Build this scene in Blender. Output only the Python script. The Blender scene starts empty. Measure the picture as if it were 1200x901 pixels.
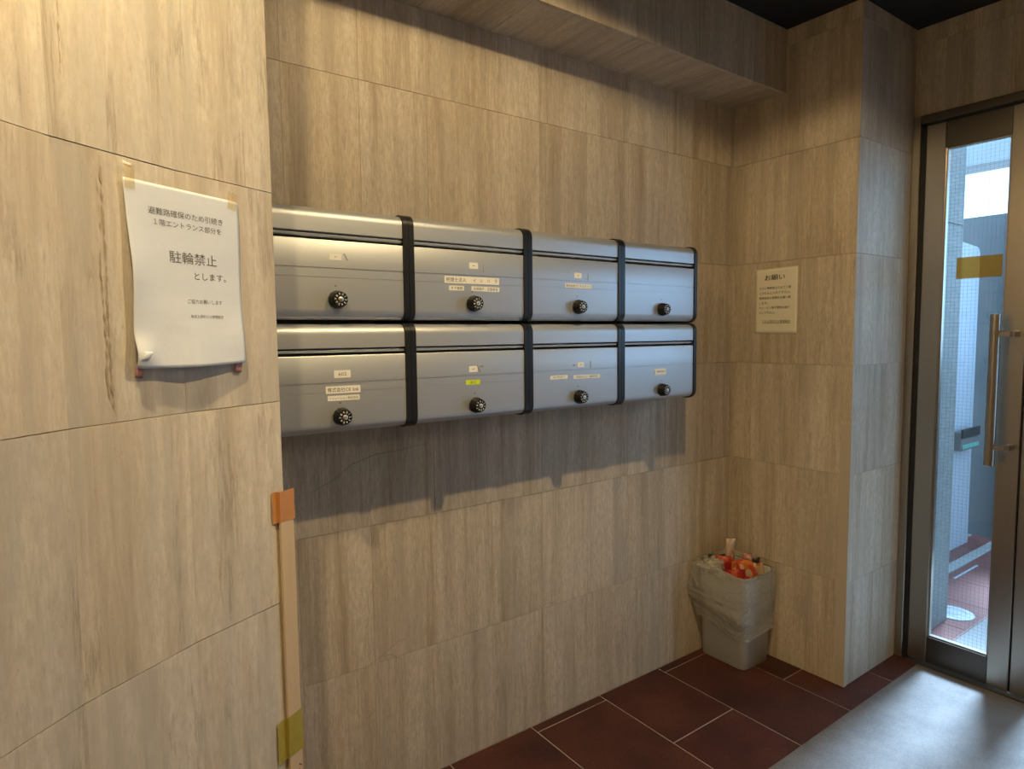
import bpy, bmesh, math, random
from mathutils import Vector, Matrix, noise as mnoise
random.seed(7)
scene = bpy.context.scene
col = scene.collection
R = math.radians

# ------------------------------------------------------------------ camera
cam_d = bpy.data.cameras.new('camera'); cam = bpy.data.objects.new('camera', cam_d); col.objects.link(cam)
YAW, PIT, ROL, FPX = 0.6263, -0.07788, -0.01106, 751.18
fw = Vector((math.sin(YAW)*math.cos(PIT), math.cos(YAW)*math.cos(PIT), math.sin(PIT)))
rt = Vector((math.cos(YAW), -math.sin(YAW), 0)); up = rt.cross(fw)
r2 = rt*math.cos(ROL)+up*math.sin(ROL); u2 = -rt*math.sin(ROL)+up*math.cos(ROL)
M3 = Matrix((r2, u2, -fw)).transposed()
cam.matrix_world = Matrix.Translation((-0.0479, -1.6614, 1.3339)) @ M3.to_4x4()
cam_d.sensor_fit = 'HORIZONTAL'; cam_d.sensor_width = 36; cam_d.lens = FPX/1200*36
cam_d.clip_start = .02
scene.camera = cam

# ------------------------------------------------------------------ world, sun, exposure
world = bpy.data.worlds.new('overcast_sky'); scene.world = world; world.use_nodes = True
wb = world.node_tree.nodes['Background']
wb.inputs[0].default_value = (0.44, 0.71, 1.0, 1); wb.inputs[1].default_value = 6.0
sun_d = bpy.data.lights.new('veiled_sun', 'SUN'); sun = bpy.data.objects.new('veiled_sun', sun_d); col.objects.link(sun)
sun_d.energy = 27.0; sun_d.angle = R(12); sun_d.color = (.60, .78, 1.0)
sd = Vector((1, .16, 1.55)).normalized()
sun.rotation_euler = sd.to_track_quat('Z', 'Y').to_euler()
sun.location = (8, 1, 12)
vs = scene.view_settings
vs.view_transform = 'Standard'; vs.look = 'None'; vs.gamma = 1; vs.use_curve_mapping = False; vs.exposure = 0.0
LAMP_W = 31.0
LAMP_COL = (1.0, .74, .38)

# ------------------------------------------------------------------ key dimensions (metres)
X1, Y1, X2 = 2.302, -.512, 2.721            # wall with notice, its front end, wall with the door
CEIL, SOF_Z, SOF_Y = 2.480, 2.245, -.2285
ROWS = [0, .4004, .8038, 1.2072, 1.6106, 2.0140, 2.4174, CEIL]
COLS = [.319] + [.456+.2045*k for k in range(9)] + [X1]
ZB, ZM, ZT, XL, MW, D = 1.0979, 1.3683, 1.6376, .325, .378, .1835
E_ = Vector((.319, -.369, 0)); J2 = Vector((.139, -.458, 0)); J1 = Vector((-.030, -.567, 0))
FAC = [E_, J2, J1]
a = 41.0
for k in range(8):
    p = FAC[-1]; FAC.append(p + Vector((-math.cos(R(a)), -math.sin(R(a)), 0))*.201); a = min(a+7, 88)
FAC.append(Vector((FAC[-1].x-.02, -4.2, 0)))
YB = -4.2

# ------------------------------------------------------------------ helpers
def new_obj(name, me, mat=None, parent=None):
    o = bpy.data.objects.new(name, me); col.objects.link(o)
    if me is not None and mat is not None and not me.materials: me.materials.append(mat)
    if parent is not None: o.parent = parent
    return o
def empty(name, loc=(0, 0, 0), rz=0):
    o = bpy.data.objects.new(name, None); col.objects.link(o); o.location = loc; o.rotation_euler.z = rz
    o.empty_display_size = .05
    return o
def tag(o, label, cat, group=None):
    o['label'] = label; o['category'] = cat
    if group: o['group'] = group
    return o
def struct(o, label=None):
    o['kind'] = 'structure'
    if label: o['label'] = label
    return o
def smooth(me, ang=35):
    for p_ in me.polygons: p_.use_smooth = True
    try: me.set_sharp_from_angle(angle=R(ang))
    except Exception: pass
    return me
def bm_mesh(bm, name='mesh', sm=None):
    me = bpy.data.meshes.new(name); bmesh.ops.recalc_face_normals(bm, faces=bm.faces); bm.to_mesh(me); bm.free()
    if sm: smooth(me, sm)
    return me
def add_box(bm, x0, x1, y0, y1, z0, z1, bev=0, seg=1):
    vs_ = [bm.verts.new((x, y, z)) for x in (x0, x1) for y in (y0, y1) for z in (z0, z1)]
    fs = [bm.faces.new([vs_[i] for i in f]) for f in ((0, 1, 3, 2), (4, 6, 7, 5), (0, 4, 5, 1), (2, 3, 7, 6), (0, 2, 6, 4), (1, 5, 7, 3))]
    if bev:
        es = list({e for f in fs for e in f.edges})
        bmesh.ops.bevel(bm, geom=es, offset=bev, segments=seg, affect='EDGES', profile=.5)
def box_mesh(x0, x1, y0, y1, z0, z1, bev=0, seg=1, name='box'):
    bm = bmesh.new(); add_box(bm, x0, x1, y0, y1, z0, z1, bev, seg); return bm_mesh(bm, name)
def add_prism(bm, pts, x0, x1):
    """polygon in (y,z) extruded along x"""
    a_ = [bm.verts.new((x0, y, z)) for y, z in pts]; b_ = [bm.verts.new((x1, y, z)) for y, z in pts]
    n = len(pts)
    bm.faces.new(a_); bm.faces.new(b_[::-1])
    for i in range(n): bm.faces.new((a_[i], b_[i], b_[(i+1) % n], a_[(i+1) % n]))
def add_poly(bm, pts, z0, z1):
    a_ = [bm.verts.new((x, y, z0)) for x, y in pts]; b_ = [bm.verts.new((x, y, z1)) for x, y in pts]
    n = len(pts)
    bm.faces.new(a_); bm.faces.new(b_[::-1])
    for i in range(n): bm.faces.new((a_[i], a_[(i+1) % n], b_[(i+1) % n], b_[i]))
def add_lathe(bm, prof, n, axis='y', centre=(0, 0, 0), closed=True, rmod=None):
    """prof: (radius, distance along axis)"""
    rings = []
    for r, d in prof:
        ring = []
        for i in range(n):
            t = 2*math.pi*i/n; rr = r*(rmod(i) if rmod else 1)
            if axis == 'y': v = (centre[0]+rr*math.cos(t), centre[1]+d, centre[2]+rr*math.sin(t))
            else: v = (centre[0]+rr*math.cos(t), centre[1]+rr*math.sin(t), centre[2]+d)
            ring.append(bm.verts.new(v))
        rings.append(ring)
    for q in range(len(rings)-1):
        for i in range(n): bm.faces.new((rings[q][i], rings[q][(i+1) % n], rings[q+1][(i+1) % n], rings[q+1][i]))
    if closed: bm.faces.new(rings[0][::-1]); bm.faces.new(rings[-1])
def grid_mesh(fn, nu, nv, name='sheet', thick=0):
    vs_ = [fn(i/nu, j/nv) for j in range(nv+1) for i in range(nu+1)]
    fs = [(j*(nu+1)+i, j*(nu+1)+i+1, (j+1)*(nu+1)+i+1, (j+1)*(nu+1)+i) for j in range(nv) for i in range(nu)]
    me = bpy.data.meshes.new(name); me.from_pydata([tuple(v) for v in vs_], [], fs); me.update()
    for p_ in me.polygons: p_.use_smooth = True
    return me
def arc(cy, cz, r, a0, a1, n):
    return [(cy+r*math.cos(R(a0+(a1-a0)*i/n)), cz+r*math.sin(R(a0+(a1-a0)*i/n))) for i in range(n+1)]

# ------------------------------------------------------------------ materials
def mat_new(name):
    m = bpy.data.materials.new(name); m.use_nodes = True
    nt = m.node_tree; return m, nt, nt.nodes['Principled BSDF']
def plain(name, c, rough=.5, metal=0, spec=.5, bump=0, bscale=200, var=0, vscale=8):
    m, nt, b = mat_new(name); N = nt.nodes; L = nt.links
    b.inputs['Base Color'].default_value = (*c, 1); b.inputs['Roughness'].default_value = rough
    b.inputs['Metallic'].default_value = metal; b.inputs['Specular IOR Level'].default_value = spec
    tc = N.new('ShaderNodeTexCoord')
    if var:
        n = N.new('ShaderNodeTexNoise'); n.inputs['Scale'].default_value = vscale; n.inputs['Detail'].default_value = 5
        L.new(tc.outputs['Object'], n.inputs['Vector'])
        mx = N.new('ShaderNodeMix'); mx.data_type = 'RGBA'
        mx.inputs[6].default_value = (*[max(0, x*(1-var)) for x in c], 1); mx.inputs[7].default_value = (*[min(1, x*(1+var)) for x in c], 1)
        L.new(n.outputs['Fac'], mx.inputs[0]); L.new(mx.outputs[2], b.inputs['Base Color'])
    if bump:
        n2 = N.new('ShaderNodeTexNoise'); n2.inputs['Scale'].default_value = bscale; n2.inputs['Detail'].default_value = 3
        L.new(tc.outputs['Object'], n2.inputs['Vector'])
        bp = N.new('ShaderNodeBump'); bp.inputs['Strength'].default_value = bump; bp.inputs['Distance'].default_value = .002
        L.new(n2.outputs['Fac'], bp.inputs['Height']); L.new(bp.outputs['Normal'], b.inputs['Normal'])
    return m
def math_n(N, L, op, a_, b_=None):
    n = N.new('ShaderNodeMath'); n.operation = op
    for i, v in enumerate((a_, b_)):
        if v is None: continue
        if isinstance(v, (int, float)): n.inputs[i].default_value = v
        else: L.new(v, n.inputs[i])
    return n.outputs[0]
def travertine(name, pale=False):
    m, nt, b = mat_new(name); N = nt.nodes; L = nt.links
    tc = N.new('ShaderNodeTexCoord'); oi = N.new('ShaderNodeObjectInfo')
    off = N.new('ShaderNodeVectorMath'); off.operation = 'SCALE'; off.inputs[0].default_value = (37.1, 53.7, 91.3)
    L.new(oi.outputs['Random'], off.inputs['Scale'])
    add = N.new('ShaderNodeVectorMath'); add.operation = 'ADD'
    L.new(tc.outputs['Object'], add.inputs[0]); L.new(off.outputs[0], add.inputs[1])
    def nz(sc, detail, rough=.55, dist=0.0):
        mp = N.new('ShaderNodeMapping'); mp.inputs['Scale'].default_value = sc
        L.new(add.outputs[0], mp.inputs['Vector'])
        n = N.new('ShaderNodeTexNoise'); n.inputs['Scale'].default_value = 1; n.inputs['Detail'].default_value = detail
        n.inputs['Roughness'].default_value = rough; n.inputs['Distortion'].default_value = dist
        L.new(mp.outputs[0], n.inputs['Vector']); return n.outputs['Fac']
    broad = nz((20, 20, .9), 3, .55)                 # wide vertical bands
    streak = nz((105, 105, 4.0) if not pale else (42, 42, 4.2), 8, .76, .7)           # fibre
    fine = nz((230, 230, 34), 4, .7)                  # mottled fine grain
    cloud = nz((10, 10, 6), 6, .65)
    vein = nz((24, 24, 2.4), 7, .74, .6)
    pits = nz((190, 190, 70), 3, .6)
    def ramp(fac, stops):
        r = N.new('ShaderNodeValToRGB'); cr = r.color_ramp
        while len(cr.elements) < len(stops): cr.elements.new(.5)
        for e, (p_, c) in zip(cr.elements, stops): e.position = p_; e.color = (*c, 1)
        L.new(fac, r.inputs[0]); return r.outputs[0]
    def mix(fac, c1, c2, mode='MIX'):
        x = N.new('ShaderNodeMix'); x.data_type = 'RGBA'; x.blend_type = mode
        if isinstance(fac, (int, float)): x.inputs[0].default_value = fac
        else: L.new(fac, x.inputs[0])
        for i, c in ((6, c1), (7, c2)):
            if isinstance(c, tuple): x.inputs[i].default_value = (*c, 1)
            else: L.new(c, x.inputs[i])
        return x.outputs[2]
    f = math_n(N, L, 'ADD', math_n(N, L, 'MULTIPLY', broad, .55), math_n(N, L, 'MULTIPLY', streak, .45))
    stops = [(.34, (.330, .255, .172)), (.43, (.470, .385, .280)), (.50, (.560, .475, .362)), (.57, (.640, .560, .445)), (.68, (.570, .490, .385))]
    if pale: stops = [(.33, (.42, .355, .275)), (.42, (.570, .500, .405)), (.50, (.670, .605, .510)), (.58, (.740, .685, .595)), (.68, (.640, .575, .480))]
    base = ramp(f, stops)
    fmr = N.new('ShaderNodeMapRange'); fmr.inputs['From Min'].default_value = .42; fmr.inputs['From Max'].default_value = .66; fmr.inputs['To Max'].default_value = .5; L.new(fine, fmr.inputs['Value'])
    c = mix(fmr.outputs[0], base, (.33, .255, .175) if not pale else (.53, .455, .36))
    # grey-brown blotches and dark veins
    g = N.new('ShaderNodeMapRange'); g.inputs['From Min'].default_value = .52; g.inputs['From Max'].default_value = .70; L.new(cloud, g.inputs['Value'])
    c = mix(math_n(N, L, 'MULTIPLY', g.outputs[0], .42), c, (.43, .375, .305) if not pale else (.53, .50, .455))
    v = N.new('ShaderNodeMapRange'); v.inputs['From Min'].default_value = .62; v.inputs['From Max'].default_value = .72; L.new(vein, v.inputs['Value'])
    c = mix(math_n(N, L, 'MULTIPLY', v.outputs[0], .55), c, (.255, .185, .12))
    pt = N.new('ShaderNodeMapRange'); pt.inputs['From Min'].default_value = .655; pt.inputs['From Max'].default_value = .72; L.new(pits, pt.inputs['Value'])
    c = mix(math_n(N, L, 'MULTIPLY', pt.outputs[0], .30), c, (.26, .20, .14))
    # mottling, grey bands and thin broken veins
    mot = nz((75, 75, 42), 6, .72, .4); mm_ = N.new('ShaderNodeMapRange'); mm_.inputs['From Min'].default_value = .46; mm_.inputs['From Max'].default_value = .68; mm_.inputs['To Max'].default_value = .42; L.new(mot, mm_.inputs['Value'])
    c = mix(mm_.outputs[0], c, (.345, .285, .215) if not pale else (.50, .43, .345))
    band = nz((16, 16, 1.6), 5, .6, .4); bm_ = N.new('ShaderNodeMapRange'); bm_.inputs['From Min'].default_value = .50; bm_.inputs['From Max'].default_value = .64; bm_.inputs['To Max'].default_value = .55; L.new(band, bm_.inputs['Value'])
    c = mix(bm_.outputs[0], c, (.42, .36, .285) if not pale else (.50, .475, .43))
    ln = nz((10, 10, .75), 8, .72, .35)
    ab = math_n(N, L, 'ABSOLUTE', math_n(N, L, 'SUBTRACT', ln, .5))
    lm = N.new('ShaderNodeMapRange'); lm.inputs['From Min'].default_value = .030; lm.inputs['From Max'].default_value = .0; L.new(ab, lm.inputs['Value'])
    pm = N.new('ShaderNodeMapRange'); pm.inputs['From Min'].default_value = .50; pm.inputs['From Max'].default_value = .62; L.new(nz((14, 14, 5), 4, .6), pm.inputs['Value'])
    c = mix(math_n(N, L, 'MULTIPLY', math_n(N, L, 'MULTIPLY', lm.outputs[0], pm.outputs[0]), .55 if pale else .40), c, (.27, .215, .155))
    # each slab has its own tone
    wn = N.new('ShaderNodeTexWhiteNoise'); wn.noise_dimensions = '1D'; L.new(oi.outputs['Random'], wn.inputs['W'])
    hv = N.new('ShaderNodeHueSaturation')
    val = N.new('ShaderNodeMapRange'); val.inputs['To Min'].default_value = .92; val.inputs['To Max'].default_value = 1.05; L.new(wn.outputs['Value'], val.inputs['Value'])
    sat = N.new('ShaderNodeMapRange'); sat.inputs['To Min'].default_value = .88; sat.inputs['To Max'].default_value = 1.04; L.new(oi.outputs['Random'], sat.inputs['Value'])
    L.new(val.outputs[0], hv.inputs['Value']); L.new(sat.outputs[0], hv.inputs['Saturation']); L.new(c, hv.inputs['Color'])
    L.new(hv.outputs[0], b.inputs['Base Color'])
    b.inputs['Roughness'].default_value = .52; b.inputs['Specular IOR Level'].default_value = .35
    bp = N.new('ShaderNodeBump'); bp.inputs['Strength'].default_value = .25; bp.inputs['Distance'].default_value = .0012
    h = math_n(N, L, 'SUBTRACT', math_n(N, L, 'MULTIPLY', streak, .6), math_n(N, L, 'MULTIPLY', pt.outputs[0], .6))
    L.new(h, bp.inputs['Height']); L.new(bp.outputs['Normal'], b.inputs['Normal'])
    return m
M = {}
M['trav'] = travertine('travertine'); M['trav_pale'] = travertine('pale_travertine', True)
M['vein'] = plain('weathered_vein', (.40, .335, .255), .9, var=.35, vscale=120)
M['grout'] = plain('stone_joint', (.46, .38, .28), .9)
M['fgrout'] = plain('floor_joint', (.33, .28, .235), .85, var=.2, vscale=30)
M['ceil'] = plain('black_ceiling', (.008, .008, .010), .85, bump=.8, bscale=120)
M['alu'] = plain('anodised_aluminium', (.53, .56, .60), .44, .7, var=.02, vscale=300)
M['black'] = plain('black_resin', (.010, .011, .015), .38)
M['dark'] = plain('dark_inside', (.012, .012, .014), .7)
M['dial'] = plain('black_dial', (.006, .006, .007), .45, 0, .25)
M['chrome'] = plain('dial_metal', (.72, .72, .70), .35, 1.0)
M['white_ink'] = plain('white_ink', (.88, .88, .84), .6)
M['label'] = plain('cream_label', (.84, .83, .76), .55)
M['label_yel'] = plain('yellow_green_label', (.62, .76, .02), .5)
M['ink'] = plain('black_ink', (.045, .04, .035), .7)
M['ink2'] = plain('faded_ink', (.13, .12, .12), .7)
M['smudge'] = plain('glue_residue', (.30, .30, .28), .8)
M['steel'] = plain('hairline_stainless', (.42, .38, .325), .30, 1.0, var=.05, vscale=90)
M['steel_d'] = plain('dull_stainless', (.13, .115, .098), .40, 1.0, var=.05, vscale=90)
M['gasket'] = plain('black_gasket', (.006, .006, .007), .6)
M['handle'] = plain('handle_stainless', (.42, .38, .33), .28, 1.0)
M['tape_o'] = plain('orange_packing_tape', (.56, .25, .075), .35, var=.15, vscale=60)
M['tape_y'] = plain('yellow_green_tape', (.40, .33, .055), .45, var=.12, vscale=60)
M['tape_p'] = plain('pink_tape', (.50, .23, .20), .5, var=.15, vscale=80)

M['bin'] = plain('grey_white_plastic', (.46, .47, .45), .42, var=.03)
M['white_wall'] = plain('white_render', (.34, .37, .42), .6)
M['concrete'] = plain('grey_concrete', (.115, .115, .115), .85, var=.35, vscale=3, bump=.3, bscale=40)
M['cream'] = plain('pale_plaster', (.28, .28, .275), .8, var=.1)
M['guard'] = plain('corner_guard_vinyl', (.45, .385, .30), .45)
M['wall_plain'] = plain('beige_wall', (.52, .44, .34), .7, var=.12)
M['siding'] = plain('white_siding', (.85, .86, .86), .7)

def wood():
    m, nt, b = mat_new('raw_pine'); N = nt.nodes; L = nt.links
    tc = N.new('ShaderNodeTexCoord'); mp = N.new('ShaderNodeMapping'); mp.inputs['Scale'].default_value = (90, 90, 3)
    L.new(tc.outputs['Object'], mp.inputs['Vector'])
    n = N.new('ShaderNodeTexNoise'); n.inputs['Scale'].default_value = 1; n.inputs['Detail'].default_value = 4; L.new(mp.outputs[0], n.inputs['Vector'])
    mx = N.new('ShaderNodeMix'); mx.data_type = 'RGBA'; mx.inputs[6].default_value = (.60, .44, .27, 1); mx.inputs[7].default_value = (.66, .52, .35, 1)
    L.new(n.outputs['Fac'], mx.inputs[0]); L.new(mx.outputs[2], b.inputs['Base Color']); b.inputs['Roughness'].default_value = .6
    return m
M['wood'] = wood()
def floor_tile():
    m, nt, b = mat_new('oxblood_floor_tile'); N = nt.nodes; L = nt.links
    tc = N.new('ShaderNodeTexCoord'); oi = N.new('ShaderNodeObjectInfo')
    off = N.new('ShaderNodeVectorMath'); off.operation = 'SCALE'; off.inputs[0].default_value = (31, 17, 5); L.new(oi.outputs['Random'], off.inputs['Scale'])
    add = N.new('ShaderNodeVectorMath'); L.new(tc.outputs['Object'], add.inputs[0]); L.new(off.outputs[0], add.inputs[1])
    def nz(s, d):
        n = N.new('ShaderNodeTexNoise'); n.inputs['Scale'].default_value = s; n.inputs['Detail'].default_value = d; L.new(add.outputs[0], n.inputs['Vector']); return n.outputs['Fac']
    r = N.new('ShaderNodeValToRGB'); cr = r.color_ramp; cr.elements.new(.5)
    for e, (p_, c) in zip(cr.elements, [(.32, (.030, .011, .008, 1)), (.5, (.058, .018, .013, 1)), (.68, (.092, .030, .019, 1))]): e.position = p_; e.color = c
    f = math_n(N, L, 'ADD', math_n(N, L, 'MULTIPLY', nz(5, 5), .6), math_n(N, L, 'MULTIPLY', nz(120, 4), .4))
    L.new(f, r.inputs[0]); L.new(r.outputs[0], b.inputs['Base Color'])
    b.inputs['Roughness'].default_value = .58; b.inputs['Specular IOR Level'].default_value = .25
    bp = N.new('ShaderNodeBump'); bp.inputs['Strength'].default_value = .15; bp.inputs['Distance'].default_value = .001
    L.new(nz(60, 4), bp.inputs['Height']); L.new(bp.outputs[0], b.inputs['Normal'])
    return m
M['ftile'] = floor_tile()
def mat_mat():
    m, nt, b = mat_new('ribbed_grey_mat'); N = nt.nodes; L = nt.links
    tc = N.new('ShaderNodeTexCoord')
    vo = N.new('ShaderNodeTexVoronoi'); vo.inputs['Scale'].default_value = 150; vo.inputs['Randomness'].default_value = .5; L.new(tc.outputs['Object'], vo.inputs['Vector'])
    n = N.new('ShaderNodeTexNoise'); n.inputs['Scale'].default_value = 9; n.inputs['Detail'].default_value = 8; n.inputs['Roughness'].default_value = .7; L.new(tc.outputs['Object'], n.inputs['Vector'])
    mx = N.new('ShaderNodeMix'); mx.data_type = 'RGBA'; mx.inputs[6].default_value = (.040, .037, .035, 1); mx.inputs[7].default_value = (.215, .200, .190, 1)
    L.new(math_n(N, L, 'ADD', math_n(N, L, 'MULTIPLY', n.outputs['Fac'], .75), math_n(N, L, 'MULTIPLY', vo.outputs['Distance'], .35)), mx.inputs[0])
    L.new(mx.outputs[2], b.inputs['Base Color']); b.inputs['Roughness'].default_value = .62; b.inputs['Specular IOR Level'].default_value = .25
    bp = N.new('ShaderNodeBump'); bp.inputs['Strength'].default_value = .6; bp.inputs['Distance'].default_value = .002
    L.new(vo.outputs['Distance'], bp.inputs['Height']); L.new(bp.outputs[0], b.inputs['Normal'])
    return m
M['mat'] = mat_mat()
def paper(name, c, bump=.15):
    m, nt, b = mat_new(name); N = nt.nodes; L = nt.links
    b.inputs['Base Color'].default_value = (*c, 1); b.inputs['Roughness'].default_value = .6; b.inputs['Specular IOR Level'].default_value = .3
    tc = N.new('ShaderNodeTexCoord'); n = N.new('ShaderNodeTexNoise'); n.inputs['Scale'].default_value = 14; n.inputs['Detail'].default_value = 3
    L.new(tc.outputs['Object'], n.inputs['Vector'])
    bp = N.new('ShaderNodeBump'); bp.inputs['Strength'].default_value = bump; bp.inputs['Distance'].default_value = .02
    L.new(n.outputs['Fac'], bp.inputs['Height']); L.new(bp.outputs[0], b.inputs['Normal'])
    return m
M['paper'] = paper('white_copy_paper', (.70, .76, .88)); M['paper2'] = paper('cream_copy_paper', (.76, .71, .57), .06)
def glass(name, tint, fac=None):
    m = bpy.data.materials.new(name); m.use_nodes = True; nt = m.node_tree; N = nt.nodes; L = nt.links
    N.remove(N['Principled BSDF']); out = N['Material Output']
    t = N.new('ShaderNodeBsdfTransparent'); t.inputs[0].default_value = (*tint, 1)
    g = N.new('ShaderNodeBsdfGlossy'); g.inputs['Roughness'].default_value = .02
    lw = N.new('ShaderNodeLayerWeight'); lw.inputs[0].default_value = .5
    fr = math_n(N, L, 'ADD', math_n(N, L, 'MULTIPLY', math_n(N, L, 'POWER', lw.outputs['Facing'], 4.0), .6), .03)
    mx = N.new('ShaderNodeMixShader'); L.new(fr, mx.inputs[0]); L.new(t.outputs[0], mx.inputs[1]); L.new(g.outputs[0], mx.inputs[2]); L.new(mx.outputs[0], out.inputs[0])
    return m
M['glass'] = glass('wired_glass', (.86, .93, .97))
def film():
    m = bpy.data.materials.new('yellow_film'); m.use_nodes = True; nt = m.node_tree; N = nt.nodes; L = nt.links
    b = N['Principled BSDF']; out = N['Material Output']; b.inputs['Base Color'].default_value = (.42, .31, .12, 1); b.inputs['Roughness'].default_value = .5
    t = N.new('ShaderNodeBsdfTransparent'); t.inputs[0].default_value = (.86, .63, .27, 1)
    mx = N.new('ShaderNodeMixShader'); mx.inputs[0].default_value = .38
    L.new(t.outputs[0], mx.inputs[1]); L.new(b.outputs[0], mx.inputs[2]); L.new(mx.outputs[0], out.inputs[0]); return m
M['wire'] = plain('grey_wire', (.10, .105, .11), .7, 0, .1)
M['film'] = film()
M['tape_t'] = film(); M['tape_t'].name = 'yellowed_tape'; M['tape_t'].node_tree.nodes['Mix Shader'].inputs[0].default_value = .06; M['tape_t'].node_tree.nodes['Principled BSDF'].inputs['Base Color'].default_value = (.55, .44, .25, 1); M['tape_t'].node_tree.nodes['Transparent BSDF'].inputs[0].default_value = (.97, .94, .86, 1)
def bag():
    m = bpy.data.materials.new('clear_polythene'); m.use_nodes = True; nt = m.node_tree; N = nt.nodes; L = nt.links
    b = N['Principled BSDF']; out = N['Material Output']; b.inputs['Base Color'].default_value = (.60, .585, .54, 1); b.inputs['Roughness'].default_value = .09; b.inputs['Specular IOR Level'].default_value = 1.0
    tc = N.new('ShaderNodeTexCoord'); n = N.new('ShaderNodeTexNoise'); n.inputs['Scale'].default_value = 18; n.inputs['Detail'].default_value = 3; n.inputs['Distortion'].default_value = 1.0
    L.new(tc.outputs['Object'], n.inputs['Vector'])
    bp = N.new('ShaderNodeBump'); bp.inputs['Strength'].default_value = .85; bp.inputs['Distance'].default_value = .02
    L.new(n.outputs['Fac'], bp.inputs['Height']); L.new(bp.outputs[0], b.inputs['Normal'])
    t = N.new('ShaderNodeBsdfTransparent'); t.inputs[0].default_value = (.97, .96, .93, 1)
    lw = N.new('ShaderNodeLayerWeight'); lw.inputs[0].default_value = .35; L.new(bp.outputs[0], lw.inputs['Normal'])
    mr = N.new('ShaderNodeMapRange'); mr.inputs['To Min'].default_value = .26; mr.inputs['To Max'].default_value = .70; L.new(lw.outputs['Facing'], mr.inputs['Value'])
    mx = N.new('ShaderNodeMixShader'); L.new(mr.outputs[0], mx.inputs[0])
    L.new(t.outputs[0], mx.inputs[1]); L.new(b.outputs[0], mx.inputs[2]); L.new(mx.outputs[0], out.inputs[0]); return m
M['bag'] = bag()
def mosaic(name, c, sz, joint):
    m, nt, b = mat_new(name); N = nt.nodes; L = nt.links
    tc = N.new('ShaderNodeTexCoord'); br = N.new('ShaderNodeTexBrick'); mp = N.new('ShaderNodeMapping'); mp.inputs['Rotation'].default_value = (R(90), 0, 0)
    L.new(tc.outputs['Object'], mp.inputs['Vector']); L.new(mp.outputs[0], br.inputs['Vector'])
    br.offset = .5; br.inputs['Scale'].default_value = 1; br.inputs['Brick Width'].default_value = sz*2; br.inputs['Row Height'].default_value = sz; br.inputs['Mortar Size'].default_value = sz*.07
    br.inputs['Color1'].default_value = (*c, 1); br.inputs['Color2'].default_value = (*[x*.82 for x in c], 1); br.inputs['Mortar'].default_value = (*joint, 1)
    L.new(br.outputs['Color'], b.inputs['Base Color']); b.inputs['Roughness'].default_value = .55; return m
M['mosaic'] = mosaic('grey_mosaic', (.185, .185, .175), .022, (.125, .125, .125))
def flyer_mat(name, c1, c2, c3):
    m, nt, b = mat_new(name); N = nt.nodes; L = nt.links
    tc = N.new('ShaderNodeTexCoord'); vo = N.new('ShaderNodeTexVoronoi'); vo.inputs['Scale'].default_value = 38; L.new(tc.outputs['Object'], vo.inputs['Vector'])
    r = N.new('ShaderNodeValToRGB'); cr = r.color_ramp; cr.interpolation = 'CONSTANT'; cr.elements.new(.6); 
    for e, (p_, c) in zip(cr.elements, [(0, c1), (.45, c2), (.78, c3)]): e.position = p_; e.color = (*c, 1)
    sp = N.new('ShaderNodeSeparateColor'); L.new(vo.outputs['Color'], sp.inputs[0]); L.new(sp.outputs[0], r.inputs[0]); L.new(r.outputs[0], b.inputs['Base Color'])
    b.inputs['Roughness'].default_value = .35; return m

# ------------------------------------------------------------------ text
def text_mesh(s, w=None, h=None, align='C', res=2):
    """lettering in the local XZ plane, facing -Y, fitted to width w and/or height h"""
    cu = bpy.data.curves.new('lettering', 'FONT'); cu.body = s; cu.resolution_u = res; cu.fill_mode = 'FRONT'
    o = bpy.data.objects.new('lettering', cu); col.objects.link(o)
    dg = bpy.context.evaluated_depsgraph_get(); dg.update()
    me = bpy.data.meshes.new_from_object(o.evaluated_get(dg)); bpy.data.objects.remove(o); bpy.data.curves.remove(cu)
    me.name = 'lettering'; me.materials.clear()
    if not me.vertices: return me
    xs = [v.co.x for v in me.vertices]; ys = [v.co.y for v in me.vertices]
    x0, x1, y0, y1 = min(xs), max(xs), min(ys), max(ys)
    sx = (w/(x1-x0)) if w else None; sy = (h/(y1-y0)) if h else None
    if sx is None: sx = sy
    if sy is None: sy = sx
    cx = {'C': (x0+x1)/2, 'L': x0, 'R': x1}[align]
    for v in me.vertices:
        v.co = ((v.co.x-cx)*sx, 0, (v.co.y-(y0+y1)/2)*sy)
    return me
def warp(me, fn):
    for v in me.vertices: v.co = fn(v.co)
    me.update(); return me

# ------------------------------------------------------------------ stone cladding
_tc = {}
def slab_mesh(w, h, t=.012, mat='trav'):
    k = (round(w, 4), round(h, 4), t, mat)
    if k not in _tc:
        _tc[k] = box_mesh(0, w, 0, t, 0, h, .0003, 1, 'stone_tile'); _tc[k].materials.append(M[mat])
    return _tc[k]
GAP = .0016; VGAP = .0003
def slab(parent, org, ux, w, h, proud=None, name='tile', mat='trav', gap=.0010, vgap=VGAP):
    """stone tile whose face stands in the plane through org, along ux and up; local +Y goes into the wall"""
    ux = Vector(ux).normalized()
    o = new_obj(name, slab_mesh(w-vgap, h-gap, .012, mat), None, parent)
    iny = Vector((-ux.y, ux.x, 0))
    pr = random.uniform(-.0004, .0005) if proud is None else proud
    o.location = Vector(org) + ux*vgap/2 + Vector((0, 0, gap/2)) - iny*pr
    o.rotation_euler = (0, 0, math.atan2(ux.y, ux.x))
    return o

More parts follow.
